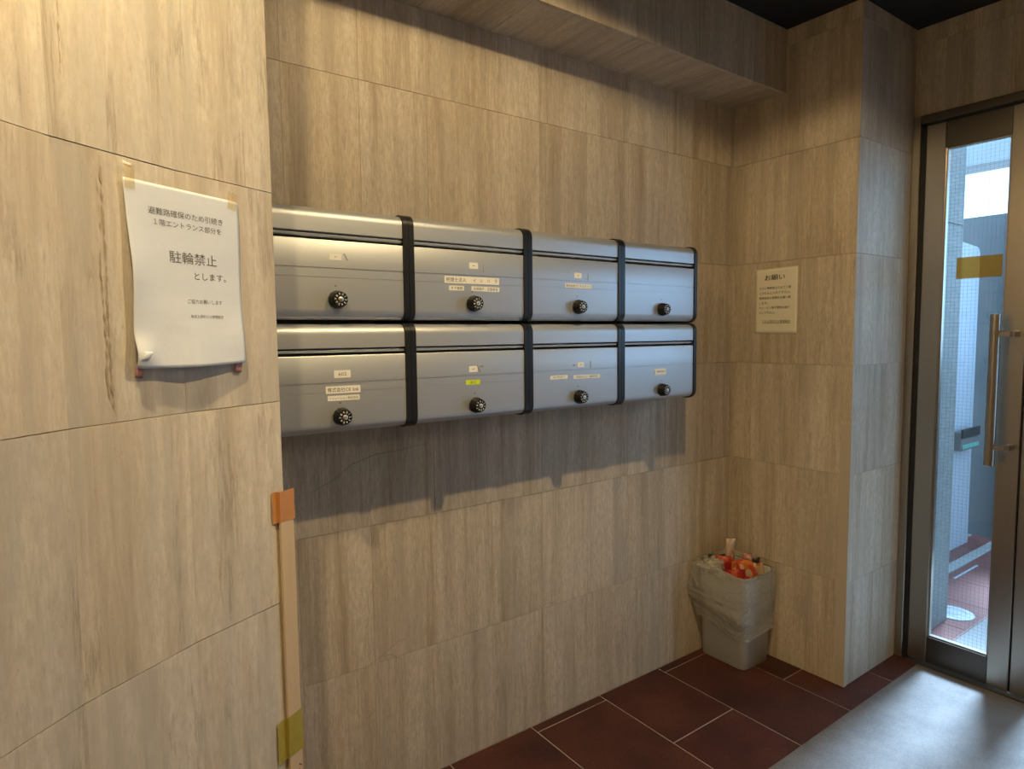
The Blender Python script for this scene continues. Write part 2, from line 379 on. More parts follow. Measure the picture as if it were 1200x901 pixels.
# wall carrying the mailboxes
bm = bmesh.new(); add_box(bm, .20, X1+.2, .0035, .20, 0, CEIL+.1)
wall_back = struct(new_obj('wall_back', bm_mesh(bm), M['grout']), 'travertine clad wall carrying the mailboxes')
for i in range(len(COLS)-1):
    for j in range(len(ROWS)-1):
        if ROWS[j] >= SOF_Z: continue
        z1 = min(ROWS[j+1], SOF_Z+.003)
        slab(wall_back, (COLS[i], 0, ROWS[j]), (1, 0, 0), COLS[i+1]-COLS[i], z1-ROWS[j])
# hairline cracks in the stone
def crack(parent, pts, w=.0011):
    vs_, fs = [], []
    for i, (x, z) in enumerate(pts):
        ww = w*(.35+.65*math.sin(math.pi*min(1, (i+.6)/len(pts))))
        vs_ += [(x, -.0007, z-ww/2), (x, -.0007, z+ww/2)]
        if i: fs.append((2*i-2, 2*i, 2*i+1, 2*i-1))
    me = bpy.data.meshes.new('crack'); me.from_pydata(vs_, [], fs)
    return new_obj('crack', me, M['ink2'], parent)
crack(wall_back, [(.645, .405), (.688, .420), (.712, .436), (.735, .447), (.757, .446)])
crack(wall_back, [(.690, .416), (.712, .414), (.727, .402), (.742, .388)])
crack(wall_back, [(1.262, .408), (1.290, .414), (1.312, .411), (1.345, .417)])
crack(wall_back, [(.500, .925), (.560, .950), (.610, .985), (.680, 1.004), (.760, 1.008), (.850, 1.018)], .0014)

# faceted, gently curving wall with the big notice
wl = bmesh.new()
off = .0035
outer = []
for i, p_ in enumerate(FAC):
    t = (FAC[max(i-1, 0)] - FAC[min(i+1, len(FAC)-1)]).normalized(); n = Vector((-t.y, t.x, 0))   # n points into the wall
    outer.append(p_ + n*off)
poly = [(q.x, q.y) for q in outer]
poly[0] = (E_.x-.0035, E_.y+off)
poly += [(FAC[-1].x-.25, YB), (FAC[-1].x-.25, .20), (E_.x-.0035, .20)]
add_poly(wl, poly, 0, CEIL+.1)
wall_left = struct(new_obj('wall_left', bm_mesh(wl), M['grout']), 'curved travertine clad wall carrying the large notice')
for i in range(len(FAC)-2):
    p_, q = FAC[i+1], FAC[i]
    L_ = (q-p_).length
    for j in range(len(ROWS)-1):
        slab(wall_left, (p_.x, p_.y, ROWS[j]), q-p_, L_, ROWS[j+1]-ROWS[j], mat='trav_pale', gap=.0013, vgap=-.0008)
for j in range(len(ROWS)-1):          # return of the wall towards the mailboxes
    if ROWS[j] < SOF_Z: 
        slab(wall_left, (E_.x, E_.y+.012, ROWS[j]), (0, 1, 0), .355, ROWS[j+1]-ROWS[j], 0, mat='trav_pale')
bm = bmesh.new(); add_box(bm, FAC[-1].x-.01, FAC[-1].x+.004, YB, FAC[-2].y-.01, 0, CEIL)
new_obj('plaster', bm_mesh(bm), M['wall_plain'], wall_left)

# rough dark veins weathered out of the curved wall's stone
def vein(facet, u, z0, z1, w, seed):
    p_, q = FAC[facet+1], FAC[facet]; t = (q-p_).normalized(); n = Vector((t.y, -t.x, 0)); vs_, fs = [], []; k = 110
    for i in range(k+1):
        v = i/k; c = u+.0035*mnoise.noise(Vector((seed, v*4, 0)))+.0016*mnoise.noise(Vector((seed+9, v*34, 0)))
        ww = w*max(.04, .45+1.5*mnoise.noise(Vector((seed+4, v*31, 2))))*(1 if .04 < v < .96 else .3)
        for s_ in (-1, 1): vs_.append(tuple(p_+t*(c+s_*ww/2)+n*.0009+Vector((0, 0, z0+(z1-z0)*v))))
        if i: fs.append((2*i-2, 2*i-1, 2*i+1, 2*i))
    me = bpy.data.meshes.new('vein'); me.from_pydata(vs_, [], fs)
    new_obj('vein', me, M['vein'], wall_left)
vein(1, .070, 1.215, 1.602, .0050, 3.1); vein(1, .064, 1.235, 1.570, .0030, 8.4); vein(1, .022, 1.70, 2.05, .0024, 12.2)
# wall with the small notice, ending in the pillar
bm = bmesh.new(); add_box(bm, X1+.0035, X1+.2, -.5, .2, 0, CEIL+.1)
wall_right = struct(new_obj('wall_right', bm_mesh(bm), M['grout']), 'travertine clad wall carrying the small notice')
YC = [Y1, -.306, -.102, 0]
for i in range(3):
    for j in range(len(ROWS)-1):
        slab(wall_right, (X1, YC[i+1], ROWS[j]), (0, -1, 0), YC[i+1]-YC[i], ROWS[j+1]-ROWS[j])
bm = bmesh.new(); add_box(bm, X1+.012, X2+.2, Y1+.0035, -.30, 0, CEIL+.1)
wall_pillar = struct(new_obj('wall_pillar', bm_mesh(bm), M['grout']), 'travertine clad pillar face beside the glass door')
XC = [X1+.0005, 2.510, X2]
for i in range(2):
    for j in range(len(ROWS)-1):
        slab(wall_pillar, (XC[i], Y1, ROWS[j]), (1, 0, 0), XC[i+1]-XC[i], ROWS[j+1]-ROWS[j], 0)

# wall above and beside the doors
DH = 2.150          # top of door frame
DEND = -1.86        # far end of door frame
SIDE = DEND
bm = bmesh.new()
add_box(bm, X2+.0035, X2+.2, DEND, Y1+.1, DH, CEIL+.1); add_box(bm, X2+.0035, X2+.2, SIDE, DEND, DH, CEIL+.1); add_box(bm, X2+.0035, X2+.2, YB, SIDE, 0, CEIL+.1)
wall_door = struct(new_obj('wall_door_side', bm_mesh(bm), M['grout']), 'travertine clad wall around the glass doors')
y = Y1
ys = [Y1, -.615] + [-.615-.2045*k for k in range(1, 7)] + [DEND]
for i in range(len(ys)-1):
    for z0, z1 in ((DH, 2.4174), (2.4174, CEIL)):
        slab(wall_door, (X2, ys[i], z0), (0, -1, 0), ys[i]-ys[i+1], z1-z0)
y = SIDE
while y > YB+.3:
    for j in range(len(ROWS)-1): slab(wall_door, (X2, y, ROWS[j]), (0, -1, 0), .409, ROWS[j+1]-ROWS[j])
    y -= .409
y = DEND
while y > SIDE+.1:
    for z0, z1 in ((DH, 2.4174), (2.4174, CEIL)): slab(wall_door, (X2, y, z0), (0, -1, 0), .36, z1-z0)
    y -= .36
bm = bmesh.new(); add_box(bm, FAC[-1].x-.25, X2+.2, YB-.2, YB, 0, CEIL+.1)
struct(new_obj('wall_front', bm_mesh(bm), M['wall_plain']), 'plain beige wall closing the lobby')

# soffit over the mailboxes
bm = bmesh.new(); add_box(bm, .0, X1, SOF_Y+.0035, .05, SOF_Z+.0035, CEIL+.05)
soffit = struct(new_obj('ceiling_soffit', bm_mesh(bm), M['grout']), 'travertine clad beam above the mailboxes')
SC = [0, .252] + COLS[1:]
for i in range(len(SC)-1):
    slab(soffit, (SC[i], SOF_Y, SOF_Z), (1, 0, 0), SC[i+1]-SC[i], CEIL-SOF_Z)
us = [.0, .278, .681, 1.0846, 1.488, 1.8914, X1]
for i in range(len(us)-1):
    o = new_obj('tile', slab_mesh(.2285-.013, us[i+1]-us[i]-GAP), None, soffit)    # lies flat: grain runs along the beam's depth
    me = box_mesh(0, us[i+1]-us[i]-GAP, 0, .0105, 0, .2285-.013, .0007, 1, 'stone_tile'); me.materials.append(M['trav']); o.data = me
    o.rotation_euler = (R(90), 0, 0); o.location = (us[i]+GAP/2, 0, SOF_Z)
    o.matrix_world = Matrix.Translation((us[i]+GAP/2, -.0005, SOF_Z)) @ Matrix(((1, 0, 0, 0), (0, 0, -1, 0), (0, 1, 0, 0), (0, 0, 0, 1)))

# ceiling
bm = bmesh.new(); add_box(bm, FAC[-1].x-.25, X2+.2, YB-.2, .2, CEIL, CEIL+.2)
struct(new_obj('ceiling', bm_mesh(bm), M['ceil']), 'black textured ceiling')

# ------------------------------------------------------------------ floor
bm = bmesh.new(); add_box(bm, FAC[-1].x-.25, X2+.02, YB-.2, .2, -.08, -.0015)
floor = struct(new_obj('floor', bm_mesh(bm), M['fgrout']), 'dark red tiled lobby floor')
FT = {}
def ftile(parent, x0, x1, y0, y1, z=0, g=.0042):
    k = (round(x1-x0, 4), round(y1-y0, 4))
    if k not in FT:
        FT[k] = box_mesh(-(x1-x0-g)/2, (x1-x0-g)/2, -(y1-y0-g)/2, (y1-y0-g)/2, -.008, 0, .0008, 1, 'floor_tile'); FT[k].materials.append(M['ftile'])
    o = new_obj('floor_tile', FT[k], None, parent); o.location = ((x0+x1)/2, (y0+y1)/2, z+random.uniform(-.0002, .0002)); return o
TX, TY = .3190, .620
for k in range(-5, 5):
    x0 = 1.218+TX*k; x1 = min(x0+TX, X2+.01)
    if x0 > X2-.05: continue
    ph = -.037 if k % 2 == 0 else -.347
    edges = [.0] if ph < -.03 else []
    yy = ph
    while yy > YB: edges.append(yy); yy -= TY
    edges.append(YB)
    for b_, a_ in zip(edges[:-1], edges[1:]):
        if b_-a_ > .01: ftile(floor, x0, x1, a_, b_)

# entrance mat
bm = bmesh.new(); add_box(bm, .55, 2.700, -2.35, -.605, 0, .004, .0015, 1)
o = new_obj('entrance_mat', bm_mesh(bm), M['mat']); tag(o, 'wide grey textured entrance mat lying before the glass door', 'mat')

# ------------------------------------------------------------------ mailboxes
HM = .2690
def mb_front_profile():
    """door profile in (y,z): rounded at the foot, two fine grooves"""
    y = -D; r = .024
    pts = [(-.155, .0045), (y+r, .0045)] + [(a_[0], a_[1]) for a_ in arc(y+r, .0045+r, r, 270, 180, 6)[1:]]
    for zg, dp, wd in ((.1030, .0010, .0009), (.1245, .0018, .0014)):
        pts += [(y, zg-wd), (y+dp, zg-wd), (y+dp, zg+wd), (y, zg+wd)]
    pts += [(y, .1875), (y+.0012, .1897), (y+.004, .1905), (y+.022, .1905), (-.155, .1905)]
    return pts
def mb_flap_profile():
    y = -D; r = .026
    pts = [(-.135, .2065), (y+.003, .2065), (y, .2080)] + arc(y+r, HM-.004-r, r, 180, 90, 7) + [(-.135, HM-.004)]
    return pts
def cap_profile():
    y = -D-.0035; r = .029; z0, z1 = .0, HM
    return [(-.001, z0+.003), (-.004, z0)] + [q for q in arc(y+r, z0+r, r, 270, 180, 8)] + [q for q in arc(y+r, z1-r, r, 180, 90, 8)] + [(-.004, z1), (-.001, z1-.003)]
CW = .0150
def prism_mesh(pts, x0, x1, sm=30):
    bm_ = bmesh.new(); add_prism(bm_, pts, x0, x1); return bm_mesh(bm_, 'prism', sm)
ME = {
 'door': prism_mesh(mb_front_profile(), CW+.0006, MW-CW-.0006),
 'flap': prism_mesh(mb_flap_profile(), CW+.0006, MW-CW-.0006),
 'cap_l': prism_mesh(cap_profile(), .0005, CW), 'cap_r': prism_mesh(cap_profile(), MW-CW, MW-.0005),
 'lip': prism_mesh([(-.150, .1975), (-D+.0075, .1965), (-D+.0050, .1985), (-D+.0042, .2020), (-D+.0050, .2032), (-.150, .2035)], CW+.0006, MW-CW-.0006),
 'body': box_mesh(CW, MW-CW, -.150, -.001, .006, HM-.006),
}
def dial_meshes():
    bm_ = bmesh.new(); n = 48
    kn = lambda i: 1.0 if i % 4 < 3 else .955
    add_lathe(bm_, [(.0200, .001), (.0215, -.002), (.0215, -.008), (.0190, -.018), (.0182, -.0245), (.0168, -.0265)], n, 'y', rmod=kn)
    base = bm_mesh(bm_, 'dial', 40)
    bm_ = bmesh.new(); add_lathe(bm_, [(.0062, -.0262), (.0062, -.0276), (.0052, -.0283)], 20, 'y')
    hub = bm_mesh(bm_, 'hub', 40)
    bm_ = bmesh.new(); add_box(bm_, -.0042, .0042, -.0286, -.0280, -.0007, .0007); slot_ = bm_mesh(bm_, 'slot')
    dig = bpy.data.meshes.new('digits'); vs_, fs = [], []
    for k in range(10):
        t = text_mesh(str(k), h=.0054); an = R(90-36*k); c, s = math.cos(an-R(90)), math.sin(an-R(90))
        o_ = len(vs_)
        for v in t.vertices:
            x, z = v.co.x*1.1, v.co.z
            vs_.append((0.0122*math.cos(an)+x*c-z*s, -.0267, 0.0122*math.sin(an)+x*s+z*c))
        fs += [[o_+i for i in p_.vertices] for p_ in t.polygons]
        bpy.data.meshes.remove(t)
    dig.from_pydata(vs_, [], fs)
    for me, mm in ((base, 'dial'), (hub, 'chrome'), (slot_, 'ink2'), (dig, 'white_ink')): me.materials.append(M[mm])
    return base, hub, slot_, dig
DIAL = dial_meshes()
for k, mm in (('door', 'alu'), ('flap', 'alu'), ('lip', 'alu'), ('cap_l', 'black'), ('cap_r', 'black'), ('body', 'dark')): ME[k].materials.append(M[mm])
def plate(parent, cx, cz, w, h, mat, name='name_label', rot=0):
    o = new_obj(name, box_mesh(-w/2, w/2, -.0004, 0, -h/2, h/2), mat, parent)
    o.location = (cx, -D-.0001, cz); o.rotation_euler.y = rot; return o
def letter(parent, s, w, h, dx=0, mat='ink', dz=0):
    me = text_mesh(s, w, h)
    if len(me.vertices) == 0: return
    o = new_obj('lettering', me, M[mat], parent); o.location = (dx, -.0006, dz); return o
BOX = [
 # column,row,label,dial(x,z,rot),plates[(cx,cz,w,h,mat,[(text,w,h,dx)])]
 ('silver mailbox, upper row, leftmost, with one small blank-looking number label', (.188, .0517, 22),
  [(.188, .1517, .029, .015, 'label', [('ー', .006, .0014, 0, 'ink2')])], [(.213, .153, .003, .018, -.5)]),
 ('silver mailbox, upper row, with a long name strip above two small ones', (.191, .0497, -25),
  [(.1945, .1514, .028, .0165, 'label', [('ー', .008, .0016, 0, 'ink2')]),
   (.1903, .1119, .1745, .0185, 'label', [('税理士法人', .062, .0118, -.0515, 'ink'), ('イ', .0085, .0098, .006, 'ink'), ('シ', .0085, .0088, .029, 'ink'), ('ハ', .0085, .0085, .052, 'ink'), ('ラ', .0085, .0098, .076, 'ink')]),
   (.1395, .0899, .046, .0125, 'label', [('木下雄間', .036, .0075, 0, 'ink')]),
   (.2323, .0899, .0915, .0125, 'label', [('太田陽子・正田幸治', .080, .0078, 0, 'ink')])], [(.226, .146, .0015, .022, 0)]),
 ('silver mailbox, upper row, third from left, with one medium name strip', (.191, .0467, 40),
  [(.1925, .1419, .030, .0165, 'label', [('一', .005, .0018, 0, 'ink2')]),
   (.1945, .1102, .108, .013, 'label', [('株式会社ランドルライフ', .100, .0078, 0, 'ink')])], [(.234, .139, .0022, .020, 0), (.155, .148, .003, .003, 0), (.226, .1325, .010, .0012, 0)]),
 ('silver mailbox, upper row, rightmost, with no label at all', (.193, .0447, 10), [], []),
 ('silver mailbox, lower row, leftmost, labelled 602 above two name strips', (.190, .0441, 18),
  [(.196, .1456, .041, .018, 'label', [('602', .020, .0078, 0, 'ink2')]),
   (.197, .1083, .086, .0175, 'label', [('株式会社CK link', .078, .0108, 0, 'ink')]),
   (.1978, .0881, .0795, .012, 'label', [('ソリューション株式会社', .073, .0066, 0, 'ink2')])], []),
 ('silver mailbox, lower row, with a bright yellow-green strip under a white label', (.194, .0431, -8),
  [(.1885, .1426, .027, .017, 'label', [('一', .007, .0016, 0, 'ink2')]),
   (.187, .1061, .046, .013, 'label_yel', [('村 2', .018, .0080, 0, 'ink')])], [(.206, .142, .003, .022, -.5), (.216, .1485, .012, .004, 0), (.186, .1525, .030, .001, 0)]),
 ('silver mailbox, lower row, third from left, with two name strips side by side', (.194, .0411, 30),
  [(.2033, .1398, .0265, .0155, 'label', [('一', .006, .0018, 0, 'ink2')]),
   (.115, .1051, .068, .011, 'label', [('AKL PROJECT', .048, .0058, 0, 'ink2')]),
   (.2285, .1021, .111, .011, 'label', [('有限会社ベルン・福岡研究所', .090, .0068, 0, 'ink2')])], [(.244, .140, .004, .020, 0), (.176, .139, .008, .005, 0)]),
 ('silver mailbox, lower row, rightmost, with a single boxed name label', (.196, .0401, 55),
  [(.1895, .1031, .060, .022, 'label', [('COMPANY', .040, .0065, .004, 'ink2'), ('ー', .010, .0016, -.012, 'ink2')])], [(.215, .0875, .003, .0022, 0)]),
]
for i, (lab, (kx, kz, rot), plates, smud) in enumerate(BOX):
    c, r = i % 4, i//4
    t = empty('mailbox', (XL+MW*c, 0, ZM+.0003 if r == 0 else ZB+.0008)); tag(t, lab, 'mailbox', 'silver mailboxes on the wall')
    new_obj('body', ME['body'], None, t)
    d_ = new_obj('door', ME['door'], None, t); new_obj('flap', ME['flap'], None, t); new_obj('slot_lip', ME['lip'], None, t)
    new_obj('end_cap', ME['cap_l'], None, t); new_obj('end_cap', ME['cap_r'], None, t)
    k = new_obj('dial_knob', DIAL[0], None, t); k.location = (kx, -D, kz); k.rotation_euler.y = R(rot)
    k['label'] = 'black combination dial with white digits'
    for me, nm in ((DIAL[1], 'hub'), (DIAL[2], 'hub_slot'), (DIAL[3], 'digits')): new_obj(nm, me, None, k)
    mk = plate(t, kx-.002, kz+.0325, .0038, .0030, M['ink2'], 'index_mark')
    for (cx, cz, w, h, mm, txt) in plates:
        pl_ = plate(t, cx, cz, w, h, M[mm], rot=random.uniform(-.008, .012))
        if mm == 'label_yel': pl_['label'] = 'bright yellow-green name strip'
        for (s, tw, th, dx, im) in txt: letter(pl_, s, tw, th, dx, im)
        if i == 7:
            b_ = new_obj('border', box_mesh(-.029, -.0275, -.0006, 0, -.010, .006), M['ink2'], pl_)
    for (cx, cz, w, h, rt_) in smud: plate(t, cx, cz, w, h, M['smudge'], 'glue_mark', rt_)

# ------------------------------------------------------------------ large notice on the curved wall
PL, PR = Vector((.0575, -.5165, 0)), Vector((.2450, -.4105, 0))
pu = (PR-PL).normalized(); pn = Vector((pu.y, -pu.x, 0))            # pn points to the room
PW, PH = (PR-PL).length, .2900
ntc = empty('notice', (PL.x, PL.y, 1.2880)); ntc.rotation_euler.z = math.atan2(pu.y, pu.x)
tag(ntc, 'white A4 paper notice with grey Japanese lettering taped to the curved wall', 'notice')
def sheet_def(x, z):
    """local sheet point: x 0..PW, z 0..PH ; returns local coords with -Y to the room"""
    u, v = x/PW, z/PH
    out = .0015
    out += .010*max(0, 1-v*2.2)**2*(1-.55*abs(u-.5)*2)                    # bottom hem stands off
    out += .006*math.exp(-((u-.0)**2/.02+(v-.52)**2/.05))                # left side ripple
    out += .0030*math.sin(5.5*v+2.2*u)*math.sin(math.pi*v)*.5
    out += .010*math.exp(-((u-.04)**2/.012+(v-.07)**2/.006))             # curled lower left corner
    out += .0020*math.exp(-((u-.93)**2/.008+(v-.15)**2/.01))
    sag = -.006*math.sin(math.pi*u)*max(0, .25-v)*2
    xx = x + .0035*math.sin(math.pi*v)*(1-u)*1.1
    return Vector((xx, -abs(out), z+sag))
sh = new_obj('sheet', grid_mesh(lambda u, v: sheet_def(u*PW, v*PH), 40, 52, 'sheet'), M['paper'], ntc)
sol = sh.modifiers.new('thickness', 'SOLIDIFY'); sol.thickness = .0003; sol.offset = 1
def on_sheet(s, cu, cv, w, h, mat='ink2'):
    me = text_mesh(s, w, h)
    warp(me, lambda c: sheet_def(cu*PW+c.x, cv*PH+c.z)+Vector((0, -.0006, 0)))
    return new_obj('lettering', me, M[mat], sh)
on_sheet('避難路確保のため引続き', .505, .855, .142, .0112)
on_sheet('１階エントランス部分を', .515, .797, .130, .0102)
on_sheet('駐輪禁止', .545, .617, .094, .0195)
on_sheet('とします。', .695, .518, .066, .0120)
on_sheet('ご協力お願いします', .630, .370, .072, .0076)
on_sheet('株式上原町ビル管理組合', .640, .283, .068, .0056)
def tape(parent, x0, x1, z0, z1, mat, y=-.0030, rot=0, bow=0):
    f = lambda u, v: Vector((x0+(x1-x0)*u+rot*(v-.5)*(z1-z0), y-bow*math.sin(math.pi*u), z0+(z1-z0)*v+rot*(u-.5)*(x0-x1)))
    o = new_obj('tape', grid_mesh(f, 6, 4, 'tape'), mat, parent)
    s_ = o.modifiers.new('thickness', 'SOLIDIFY'); s_.thickness = .0003
    return o
tape(ntc, .002, .018, PH-.016, PH+.020, M['tape_t'], -.0035); tape(ntc, PW-.022, PW-.004, PH-.016, PH+.014, M['tape_t'], -.0035, .15)
tape(ntc, .006, .019, -.016, .004, M['tape_p'], .0015, .2); tape(ntc, PW-.018, PW-.004, -.017, .004, M['tape_p'], .0000, .2)
tape(ntc, .000, .014, PH+.018, PH+.023, M['label'], -.0030, .2)
bm = bmesh.new()
for (u, v) in (((.035, .085)), ):
    pass
bm.free()
# torn flap at the lower left corner
def torn(u, v): 
    p_ = sheet_def(.004+.012*u+.006*v, .012+.014*v); p_.y -= .0015+.006*u*v; return p_
o = new_obj('torn_corner', grid_mesh(torn, 4, 4, 'torn'), M['paper'], ntc); o.modifiers.new('thickness', 'SOLIDIFY').thickness = .0003

# ------------------------------------------------------------------ small notice on the right wall
NW, NH = .182, .2575
n2 = empty('notice', (X1, -.1125, 1.3262)); n2.rotation_euler.z = R(-90)
tag(n2, 'small cream paper notice with bold heading stuck to the wall above the bin', 'notice')
def sd2(x, z):
    u, v = x/NW, z/NH
    return Vector((x, -.0008-.003*max(0, u-.75)*max(0, .3-v)*8-.0012*math.sin(3*u)*math.sin(math.pi*v), z+.006*(u-.5)*(v-.5)))
s2 = new_obj('sheet', grid_mesh(lambda u, v: sd2(u*NW, v*NH), 16, 20, 'sheet'), M['paper2'], n2)
s2.modifiers.new('thickness', 'SOLIDIFY').thickness = .0003
def on2(s, cu, cv, w, h, mat='ink'):
    me = text_mesh(s, w, h); warp(me, lambda c: sd2(cu*NW+c.x, cv*NH+c.z)+Vector((0, -.0007, 0))); return new_obj('lettering', me, M[mat], s2)
on2('お願い', .47, .862, .086, .0215); on2('お願い', .474, .862, .086, .0215)
for k, (s, w) in enumerate((('チラシ等郵便ゴミはゴミ箱', .136), ('にきちんと入れて下さい。', .134), ('管理組合の設備をお願い致', .136), ('します。', .040), ('カン・ビン等不要物は捨て', .134), ('ないで下さい。', .072))):
    on2(s, .105+w/NW/2, .702-k*.076, w, .0105)
on2('ＴＫ上原町ビル管理組合', .52, .188, .122, .0098)
ul = new_obj('underline', grid_mesh(lambda u, v: sd2((.19+.66*u)*NW, .158*NH+.0012*v)+Vector((0, -.0007, 0)), 8, 1), M['ink'], s2)

# ------------------------------------------------------------------ batten on the wall edge, with tape
bt = empty('wooden_batten', (.322, -.3695, 0)); bt.rotation_euler.z = math.atan2((E_-J2).y, (E_-J2).x)
tag(bt, 'raw pine batten taped upright along the edge of the curved wall', 'batten')
new_obj('strip', box_mesh(-.0205, .0135, -.0085, -.0020, 0.0, .990, .0008), M['wood'], bt)
def wraptape(z0, z1, x0, x1, mat, tilt, lab):
    prof = [(x0, -.0012), (-.0230, -.0014), (-.0212, -.0092), (.0142, -.0092), (x1, -.0085)]
    def f(u, v):
        t = u*(len(prof)-1); i = min(int(t), len(prof)-2); q = t-i
        x = prof[i][0]*(1-q)+prof[i+1][0]*q; y_ = prof[i][1]*(1-q)+prof[i+1][1]*q
        return Vector((x, y_-.0006*math.sin(9*u+3*v), z0+(z1-z0)*v+tilt*(u-.5)))
    me = grid_mesh(f, 16, 4, 'tape')
    for p_ in me.polygons: p_.use_smooth = False
    o = new_obj('tape', me, mat, bt); o['label'] = lab
    o.modifiers.new('thickness', 'SOLIDIFY').thickness = .0003
wraptape(.968, 1.030, -.034, .0165, M['tape_o'], .002, 'orange packing tape')
wraptape(.480, .566, -.043, .0155, M['tape_y'], .012, 'yellow-green tape')
for (x, z) in ((.004, .452), (.008, .449), (.003, .441)):
    o = new_obj('nail_hole', box_mesh(x-.0012, x+.0012, -.0092, -.0084, z-.0012, z+.0012), M['ink'], bt)

# ------------------------------------------------------------------ corner guard of the pillar
cg = empty('corner_guard', (X1, Y1, 0)); tag(cg, 'plastic corner guard on the lower edge of the pillar', 'corner guard')
bm = bmesh.new(); add_poly(bm, [(-.003, -.003), (.016, -.003), (.016, -.0006), (-.0006, -.0006), (-.0006, .034), (-.003, .034)], .002, 1.000)
new_obj('profile', bm_mesh(bm), M['guard'], cg)
bm = bmesh.new(); add_poly(bm, [(-.0040, -.0040), (.024, -.0040), (.024, -.0030), (-.0030, -.0030), (-.0030, .036), (-.0040, .036)], .992, 1.004)
o = new_obj('tape', bm_mesh(bm), plain('tan_tape', (.50, .42, .31), .4), cg)

# ------------------------------------------------------------------ doors
def leaf(name, ya, yb, lab, handle_side):
    """door leaf between y=ya (left seen from inside) and y=yb (<ya)"""
    t = empty(name, (X2, ya, 0)); struct(t, lab)
    w = ya-yb; xi, xo = .0, .040; st = .066; zt, zb, gt, gb = 2.110, .012, 2.015, .117
    m1, m2 = M['steel'], M['steel_d']
    new_obj('stile', box_mesh(xi, xo, -st, 0, zb, zt, .002), m1, t); new_obj('stile', box_mesh(xi, xo, -w, -w+st, zb, zt, .002), m1, t)
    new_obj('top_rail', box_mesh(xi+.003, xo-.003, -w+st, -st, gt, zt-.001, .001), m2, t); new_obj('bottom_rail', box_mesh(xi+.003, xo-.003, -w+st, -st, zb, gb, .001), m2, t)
    bm_ = bmesh.new(); b = .006
    for (y0, y1, z0, z1) in ((-w+st, -w+st+b, gb, gt), (-st-b, -st, gb, gt), (-w+st+b, -st-b, gb, gb+b), (-w+st+b, -st-b, gt-b, gt)): add_box(bm_, .010, .030, y0, y1, z0, z1)
    new_obj('glazing_bead', bm_mesh(bm_), M['steel'], t)
    g = new_obj('pane', box_mesh(.0195, .0205, -w+st+.001, -st-.001, gb+.001, gt-.001), M['glass'], t); g['label'] = 'wired glass pane'
    bm_ = bmesh.new(); s = .0135; r = .00020; z = gb+s
    while z < gt: add_box(bm_, .0212, .0212+2*r, -w+st, -st, z-r, z+r); z += s
    y_ = -w+st+s
    while y_ < -st: add_box(bm_, .0212, .0212+2*r, y_-r, y_+r, gb, gt); y_ += s
    wm = new_obj('wire_mesh', bm_mesh(bm_), M['wire'], g); wm['kind'] = 'stuff'
    # pull handle
    hy = (-w+.072) if handle_side == 'far' else -.072
    h_ = bmesh.new(); add_lathe(h_, [(.0150, .845), (.0170, .847), (.0170, 1.385), (.0150, 1.387)], 24, 'z', (-.055, hy, 0)); 
    hd = new_obj('pull_handle', bm_mesh(h_, 'h', 40), M['handle'], t); hd['label'] = 'vertical stainless pull bar'
    so = -w+.025 if handle_side == 'far' else -.025
    for zz in (.915, 1.317):
        bm_ = bmesh.new(); add_box(bm_, -.062, -.048, min(hy, so), max(hy, so), zz-.010, zz+.010, .002); add_box(bm_, -.050, .001, so-.010, so+.010, zz-.010, zz+.010, .002)
        new_obj('bracket', bm_mesh(bm_), M['handle'], hd)
    return t
d1 = leaf('door_1', -.5590, -.8950, 'narrow stainless framed glass door leaf beside the pillar', 'far')
d2 = leaf('door_2', -.9005, -1.8150, 'wide stainless framed glass door leaf at the edge of the view', 'near')
new_obj('astragal', box_mesh(.012, .020, -.3415, -.3362, .012, 2.110), M['gasket'], d1)
fr = empty('trim_1', (X2, Y1, 0)); struct(fr, 'stainless door frame with black gasket')
new_obj('jamb', box_mesh(-.010, .060, -.030, -.001, 0, DH, .002), M['steel'], fr)
new_obj('gasket', box_mesh(.004, .050, -.0465, -.030, 0, DH-.034), M['gasket'], fr)
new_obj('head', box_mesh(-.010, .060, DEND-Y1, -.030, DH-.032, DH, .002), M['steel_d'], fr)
new_obj('gasket', box_mesh(.004, .050, DEND-Y1, -.030, DH-.041, DH-.032), M['gasket'], fr)
new_obj('jamb', box_mesh(-.010, .060, DEND-Y1, DEND-Y1+.040, 0, DH-.032, .002), M['steel'], fr)
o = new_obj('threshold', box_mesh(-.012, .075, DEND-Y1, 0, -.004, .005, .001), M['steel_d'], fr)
st = new_obj('glass_sticker', box_mesh(X2+.0178, X2+.0192, -.814, -.670, 1.523, 1.602), M['film']); tag(st, 'translucent yellow sticker on the narrow door pane', 'sticker')
st2 = new_obj('door_sticker', box_mesh(X2-.0012, X2-.0002, -.965, -.925, .55, .69), M['label']); tag(st2, 'beige paper sticker on the wide door leaf stile', 'sticker')

# ------------------------------------------------------------------ waste bin with bag and flyers
BX, BY = 2.190, -.118
BH = .375
def rrect(hx, hy, r, n=6):
    pts = []
    for (sx, sy, a0) in ((1, 1, 0), (-1, 1, 90), (-1, -1, 180), (1, -1, 270)):
        for i in range(n+1):
            t = R(a0+90*i/n); pts.append((sx*(hx-r)+r*math.cos(t), sy*(hy-r)+r*math.sin(t)))
    return pts
wb_ = empty('waste_bin', (BX, BY, 0)); tag(wb_, 'pale grey plastic waste bin lined with a clear bag in the corner', 'bin')
def ring_mesh(rings, close_bottom=True):
    bm_ = bmesh.new(); R_ = []
    for pts, z in rings: R_.append([bm_.verts.new((x, y_, z)) for x, y_ in pts])
    n = len(R_[0])
    for q in range(len(R_)-1):
        for i in range(n): bm_.faces.new((R_[q][i], R_[q][(i+1) % n], R_[q+1][(i+1) % n], R_[q+1][i]))
    if close_bottom: bm_.faces.new(R_[0][::-1])
    return bm_
